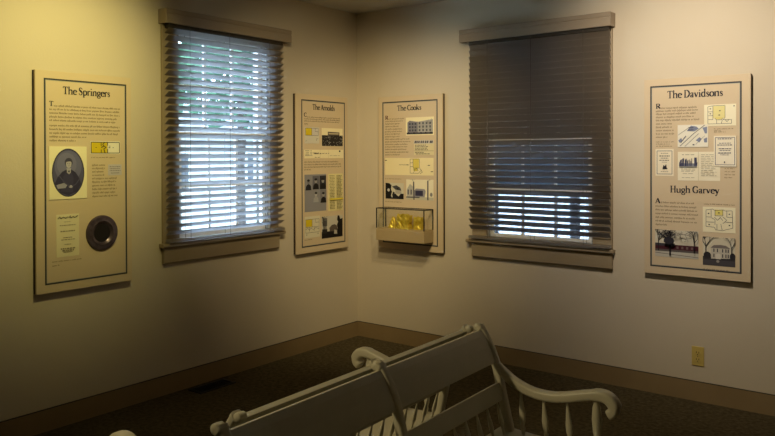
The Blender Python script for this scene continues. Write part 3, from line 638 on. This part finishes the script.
def crumple(name, cx, cy, z, wx, wy, hz, seed, label, tent=False, seam=False):
    rng = random.Random(seed)
    bm = bmesh.new(); bmesh.ops.create_cube(bm, size=1.0); bmesh.ops.subdivide_edges(bm, edges=bm.edges[:], cuts=5, use_grid_fill=True)
    for v in bm.verts:
        x, y, zz = v.co; zz += 0.5
        k = 1 - (0.70 * zz if tent else 0.05 * zz)
        if seam and abs(zz - 0.33) < 0.09: k *= 0.86
        fx = 1 + rng.uniform(-0.07, 0.07) * (zz > 0.01); fy = 1 + rng.uniform(-0.22, 0.22) * (zz > 0.01)
        v.co = (x * wx * k * fx, y * wy * k * fy, max(0.0, zz * hz * (1 + (rng.uniform(-0.1, 0.06) if zz > 0.05 else 0))))
    me = bpy.data.meshes.new(name); bm.to_mesh(me); bm.free(); me.materials.append(gold_m)
    o = bpy.data.objects.new(name, me); C.objects.link(o); o.location = (cx, cy, z)
    return tag(o, label, 'artifact', 'yellow pieces in the display case')
ZC = 0.811 + 0.0935 + 0.0003
crumple('yellow_ornament', 0.436, -0.092, ZC, 0.066, 0.045, 0.082, 3, 'pointed shiny yellow piece at the left inside the display case', tent=True)
crumple('yellow_ornament', 0.553, -0.108, ZC, 0.112, 0.052, 0.108, 7, 'largest shiny yellow crumpled piece in the middle of the display case', seam=True)
crumple('yellow_ornament', 0.672, -0.092, ZC, 0.070, 0.045, 0.092, 9, 'blocky shiny yellow piece at the right inside the display case')

# ------------------------------------------------------------------ wall outlet, floor register
ot = empty('wall_outlet', (2.625, 0, 0.266)); tag(ot, 'ivory duplex electrical outlet low on the right wall', 'outlet')
b = MB(); b.box(-.035, .035, -.006, 0, -.057, .057, ivory_m); b.build('cover_plate', ot, bevel=0.003)
for zc in (.020, -.020):
    b = MB(); b.tube((0, -.0055, zc), (0, -.0085, zc), [(0, .0165), (1, .0165)], ivory_m, 20)
    for sx in (-.007, .007): b.box(sx - .0016, sx + .0016, -.0089, -.0084, zc - .002, zc + .008, slot_m)
    b.tube((0, -.0084, zc - .009), (0, -.0089, zc - .009), [(0, .003), (1, .003)], slot_m, 8)
    b.build('receptacle', ot)
b = MB(); b.tube((0, -.0055, 0), (0, -.0075, 0), [(0, .003), (1, .002)], slot_m, 8); b.build('screw', ot)

rg_ = empty('floor_register', (0.115, -1.565, 0)); tag(rg_, 'dark metal heating register set in the carpet along the left wall', 'floor vent')
b = MB()
for q in ((-.062, .062, -.140, -.122), (-.062, .062, .122, .140), (-.062, -.046, -.122, .122), (.046, .062, -.122, .122)): b.box(q[0], q[1], q[2], q[3], 0.0, .006, vent_m)
b.build('frame', rg_, bevel=.0015)
b = MB(); b.box(-.046, .046, -.122, .122, .0002, .001, black_m)
for i in range(16):
    y = -.115 + i * .0153; b.box(-.046, .046, y - .002, y + .002, .001, .0045, vent_m)
b.build('louvers', rg_)

# ------------------------------------------------------------------ settees
PROF = [(0.000, 0.798), (0.012, 0.788), (0.026, 0.768), (0.043, 0.738), (0.058, 0.705), (0.071, 0.668), (0.088, 0.602), (0.104, 0.531), (0.121, 0.46), (0.129, 0.425)]
OX = 0.33                                        # settee base point lies this far forward of the back's top
def px(z):
    for (x0, z0), (x1, z1) in zip(PROF[:-1], PROF[1:]):
        if z1 <= z <= z0: return x0 + (x1 - x0) * (z0 - z) / (z0 - z1)
    return PROF[0][0] if z > PROF[0][1] else PROF[-1][0]
def rrect(c, u, v, a, bb, n=3):
    """rounded rectangle ring, half sizes a along u and bb along v"""
    out = []; r = min(a, bb) * 0.6
    for sx, sy, a0 in ((1, 1, 0), (-1, 1, 90), (-1, -1, 180), (1, -1, 270)):
        for i in range(n + 1):
            an = math.radians(a0 + 90 * i / n)
            out.append(c + u * (sx * (a - r) + r * math.cos(an)) + v * (sy * (bb - r) + r * math.sin(an)))
    return out
def swept(path, size, m, b, yv=Vector((0, 1, 0))):
    rings = []
    for i, p in enumerate(path):
        d = (path[min(i + 1, len(path) - 1)] - path[max(0, i - 1)]).normalized()
        n = d.cross(yv).normalized()
        rings.append(rrect(p, yv, n, size[i][0], size[i][1]))
    b.loft(rings, m)
def crv(pts, n=6):
    P = [Vector(p) for p in pts]; P = [2 * P[0] - P[1]] + P + [2 * P[-1] - P[-2]]; out = []
    for i in range(1, len(P) - 2):
        for k in range(n):
            u = k / n
            out.append(0.5 * (2 * P[i] + (P[i + 1] - P[i - 1]) * u + (2 * P[i - 1] - 5 * P[i] + 4 * P[i + 1] - P[i + 2]) * u * u + (3 * P[i] - P[i - 1] - 3 * P[i + 1] + P[i + 2]) * u ** 3))
    out.append(P[-2]); return out
HL = 0.638
def make_settee():
    t = empty('settee', (0, 0, 0))
    # plank seat with a rolled front edge
    b = MB()
    sp = [(.085, .405), (.085, .436), (.16, .430), (.30, .424), (.42, .428), (.53, .436), (.556, .430), (.566, .418), (.558, .404), (.53, .398)]
    b.prism([(x - OX, z) for x, z in sp], -HL - .03, HL + .03, settee_m, 'y'); b.build('seat', t, smooth=True, bevel=.004)
    # three back posts bent backwards at the top
    for y in (-HL, 0, HL):
        pts = crv([(x - OX, y, z) for x, z in PROF]); n = len(pts); b = MB()
        size = []
        for i, p in enumerate(pts):
            k = i / (n - 1)
            wv = .0150 + .003 * k + (.004 if k < .10 else 0); th = .0115 + .004 * k + (.005 * max(0, 1 - k / .12))
            if i == 0: wv, th = .010, .007
            size.append((wv, th))
        swept(pts, size, settee_m, b)
        tip = Vector((-.006 - OX, y, .795))     # rolled finial at the top of the post
        b.tube(tip + Vector((0, -.017, 0)), tip + Vector((0, .017, 0)), [(0, .008), (.12, .0135), (.5, .0145), (.88, .0135), (1, .008)], settee_m, 12)
        b.build('back_post', t, smooth=True)
    for y0, y1 in ((-HL + .012, -.012), (.012, HL - .012)):
        def board(z0, z1, th, name):
            zs = [z0 + (z1 - z0) * i / 6 for i in range(7)]
            front = [(px(z) - OX + th / 2, z) for z in zs]; back = [(px(z) - OX - th / 2, z - (.006 if z == zs[-1] else 0)) for z in zs[::-1]]
            b = MB(); b.prism(front + back, y0, y1, settee_m, 'y'); return b.build(name, t, bevel=.002)
        board(.676, .791, .018, 'crest_board')
        board(.544, .608, .014, 'middle_rail')
        for i in range(8):
            y = y0 + (y1 - y0) * (i + .5) / 8
            a = (px(.545) - OX, y, .548); c = (px(.43) - OX + .004, y, .428)
            b = MB(); b.tube(a, c, [(0, .0045), (.12, .005), (.45, .0105), (.62, .0115), (.74, .0075), (.82, .006), (1, .006)], settee_m, 10, (.62, 1.0)); b.build('spindle', t, smooth=True)
    # arms with a scrolled front, spindles and a turned post under each
    ap = [(.074, .662), (.10, .643), (.15, .612), (.218, .590), (.29, .587), (.35, .597), (.415, .615), (.465, .626), (.500, .622), (.521, .601), (.519, .579), (.503, .567)]
    for y in (-HL, HL):
        pts = crv([(x - OX, y, z) for x, z in ap], 5); n = len(pts)
        size = []
        for i in range(n):
            k = i / (n - 1); wv = .016 + .008 * min(1, k * 2.2); th = .0165 + (.003 if .6 < k < .85 else 0)
            if i == n - 1: wv, th = .020, .016
            size.append((wv, th))
        b = MB(); swept(pts, size, settee_m, b); b.build('arm', t, smooth=True)
        def az(x):
            for (x0, z0), (x1, z1) in zip(ap[:-1], ap[1:]):
                if x0 <= x <= x1: return z0 + (z1 - z0) * (x - x0) / (x1 - x0)
        for x in (.172, .262, .352):
            b = MB(); b.tube((x - OX, y, az(x) - .008), (x - OX + .012, y, .426), [(0, .0045), (.2, .006), (.55, .0125), (.70, .0115), (.80, .007), (.86, .009), (1, .006)], settee_m, 10, (1.0, .7)); b.build('arm_spindle', t, smooth=True)
        x = .458
        b = MB(); b.tube((x - OX, y, az(x) - .008), (x - OX + .006, y, .428), [(0, .009), (.08, .0125), (.12, .010), (.18, .014), (.40, .0175), (.62, .015), (.74, .011), (.78, .015), (.84, .011), (1, .013)], settee_m, 14); b.build('arm_post', t, smooth=True)
    # turned legs and stretchers
    R_ = [(0, .018), (.08, .021), (.12, .015), (.16, .020), (.40, .024), (.62, .017), (.68, .021), (.74, .015), (1, .012)]
    lp = {}
    for y in (-HL + .05, 0, HL - .05):
        for x, dx in ((.13, -.03), (.50, .02)):
            sy = .03 if y > 0.1 else -.03 if y < -0.1 else 0
            a = Vector((x - OX, y, .41)); c = Vector((x - OX + dx, y + sy, 0)); lp[(x, y)] = (a, c)
            b = MB(); b.tube(a, c, R_, settee_m, 14); b.build('leg', t, smooth=True)
    at = lambda k, f: lp[k][0].lerp(lp[k][1], f)
    for y in (-HL + .05, 0, HL - .05):
        b = MB(); b.tube(at((.13, y), .66), at((.50, y), .66), [(0, .007), (.5, .013), (1, .007)], settee_m, 10); b.build('stretcher', t, smooth=True)
    for x in (.13, .50):
        b = MB(); b.tube(at((x, -HL + .05), .52), at((x, HL - .05), .52), [(0, .009), (.25, .013), (.5, .010), (.75, .013), (1, .009)], settee_m, 10, ref=(0, 0, 1)); b.build('stretcher', t, smooth=True)
    return t
def copy_thing(root):
    r = root.copy(); C.objects.link(r)
    for ch in list(root.children):
        c = ch.copy(); C.objects.link(c); c.parent = r
    return r
sR = make_settee()
sR.location = (2.398 + OX, -2.742, 0); sR.rotation_euler = (0, 0, 0.025); sR.scale = (1, 1, 1.009)
tag(sR, 'off-white painted wooden settee facing right, the nearer of two set back to back', 'bench', 'settees set back to back')
sL = copy_thing(sR)
sL.location = (2.358 - OX * 1.04, -2.722, 0); sL.rotation_euler = (0, 0, PI + 0.025); sL.scale = (1.04, 0.91, 1.0)
tag(sL, 'off-white painted wooden settee facing the left wall, behind the other settee\'s back', 'bench', 'settees set back to back')

# ------------------------------------------------------------------ outside the windows
grd = mat('pale_paving', (0.52, 0.53, 0.53), 0.85, noise=(0.8, (0.62, 0.62, 0.60), 4, 0.35, 0.65))
lawn = MB()
lawn.box(-60, -WT - 0.01, -40, 60, -0.6, -0.5, grd); lawn.box(-WT - 0.01, 40, WT + 0.01, 60, -0.6, -0.5, grd)
tag(lawn.build('ground'), kind='structure')
leaf_m = mat('leaf_green', (0.022, 0.075, 0.042), 0.6, noise=(2.0, (0.05, 0.14, 0.075), 4, 0.3, 0.7))
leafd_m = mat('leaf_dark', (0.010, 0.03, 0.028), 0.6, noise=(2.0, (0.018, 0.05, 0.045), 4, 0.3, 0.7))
bark_m = mat('bark', (0.05, 0.04, 0.035), 0.9, bump=(20, 0.5))
side_m = mat('white_clapboard', (0.72, 0.74, 0.76), 0.6)
roof_m = mat('grey_shingle', (0.12, 0.13, 0.15), 0.8)
def tree(x, y, h, r, base, lm, seed, label, group, lv):
    rng = random.Random(seed); t = empty('tree', (x, y, -0.5)); tag(t, label, 'tree', group)
    b = MB(); b.tube((0, 0, 0), (rng.uniform(-.2, .2), rng.uniform(-.2, .2), base + 1.0), [(0, .13), (.1, .085), (1, .06)], bark_m, 10); b.build('trunk', t, smooth=True)
    b = MB(); b.keep = True
    for i in range(lv):
        a = rng.uniform(0, 2 * PI); q = rng.uniform(-1, 1); rad = rng.random() ** 0.4
        c = Vector((math.sqrt(1 - q * q) * math.cos(a) * r * rad, math.sqrt(1 - q * q) * math.sin(a) * r * rad, base + (h - base) * (0.5 + 0.5 * q * rad)))
        u = Vector((rng.uniform(-1, 1), rng.uniform(-1, 1), rng.uniform(-1, 1))).normalized(); v = u.orthogonal().normalized(); s_ = rng.uniform(.07, .17)
        b.face([c - u * s_, c + v * s_ * .6, c + u * s_, c - v * s_ * .6], lm)
    b.build('foliage', t)
hs = empty('house', (-15.5, 6.2, -0.5)); tag(hs, 'white clapboard house outside, seen through the left window blind', 'house')
b = MB(); b.box(-2.5, 2.5, -7.0, 7.0, 0, 2.5, side_m)
for i in range(16): b.box(2.5, 2.515, -7.0, 7.0, 0.02 + i * .155, 0.15 + i * .155, side_m)
b.build('wall', hs)
b = MB(); b.prism([(-3, 2.5), (3, 2.5), (0, 3.6)], -7.3, 7.3, roof_m, 'y'); b.build('roof', hs)
for y in (-4.5, -1.5, 1.5, 4.5):
    b = MB(); b.box(2.51, 2.54, y - .5, y + .5, .9, 2.1, white_m); b.box(2.535, 2.55, y - .42, y + .42, .98, 2.02, roof_m); b.build('house_window', hs)
for i, (x, y, h, r, bs) in enumerate(((-6.2, 1.6, 5.4, 1.7, 2.35), (-7.6, 5.4, 5.6, 1.9, 2.4), (-10.4, 2.6, 6.4, 1.9, 2.6), (-11.0, 8.2, 6.6, 2.2, 2.7))):
    tree(x, y, h, r, bs, leaf_m, 20 + i, 'leafy green tree outside, seen through the slats of the left window blind', 'trees outside the left window', 1400)
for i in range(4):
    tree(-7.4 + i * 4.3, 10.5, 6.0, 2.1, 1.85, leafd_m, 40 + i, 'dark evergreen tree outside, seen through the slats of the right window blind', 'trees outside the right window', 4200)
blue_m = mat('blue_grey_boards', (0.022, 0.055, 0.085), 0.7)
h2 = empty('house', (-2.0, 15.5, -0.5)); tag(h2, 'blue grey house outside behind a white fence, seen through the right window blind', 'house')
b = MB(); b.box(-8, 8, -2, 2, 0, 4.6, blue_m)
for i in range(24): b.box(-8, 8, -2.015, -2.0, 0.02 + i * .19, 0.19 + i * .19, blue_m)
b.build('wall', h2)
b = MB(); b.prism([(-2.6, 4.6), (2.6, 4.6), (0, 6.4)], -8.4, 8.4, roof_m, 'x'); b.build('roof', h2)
fc = empty('fence', (-2.0, 8.0, -0.5)); tag(fc, 'white picket fence outside, seen low through the right window blind', 'fence')
b = MB()
for i in range(150): b.box(-8 + i * .107, -8 + i * .107 + .098, -.02, 0, .05, 1.32, white_m)
b.build('pickets', fc)
b = MB()
for z in (.25, 1.0): b.box(-8, 8.05, .001, .04, z, z + .09, white_m)
b.build('rails', fc)

# porch added outside the right window to block sky light
pr = empty('porch', (1.2, WT + 0.005, -0.5)); tag(pr, 'added dark porch roof on posts keeping sky light off the right window', 'porch')
pw_ = mat('added_porch_boards', (0.03, 0.028, 0.027), 0.7)
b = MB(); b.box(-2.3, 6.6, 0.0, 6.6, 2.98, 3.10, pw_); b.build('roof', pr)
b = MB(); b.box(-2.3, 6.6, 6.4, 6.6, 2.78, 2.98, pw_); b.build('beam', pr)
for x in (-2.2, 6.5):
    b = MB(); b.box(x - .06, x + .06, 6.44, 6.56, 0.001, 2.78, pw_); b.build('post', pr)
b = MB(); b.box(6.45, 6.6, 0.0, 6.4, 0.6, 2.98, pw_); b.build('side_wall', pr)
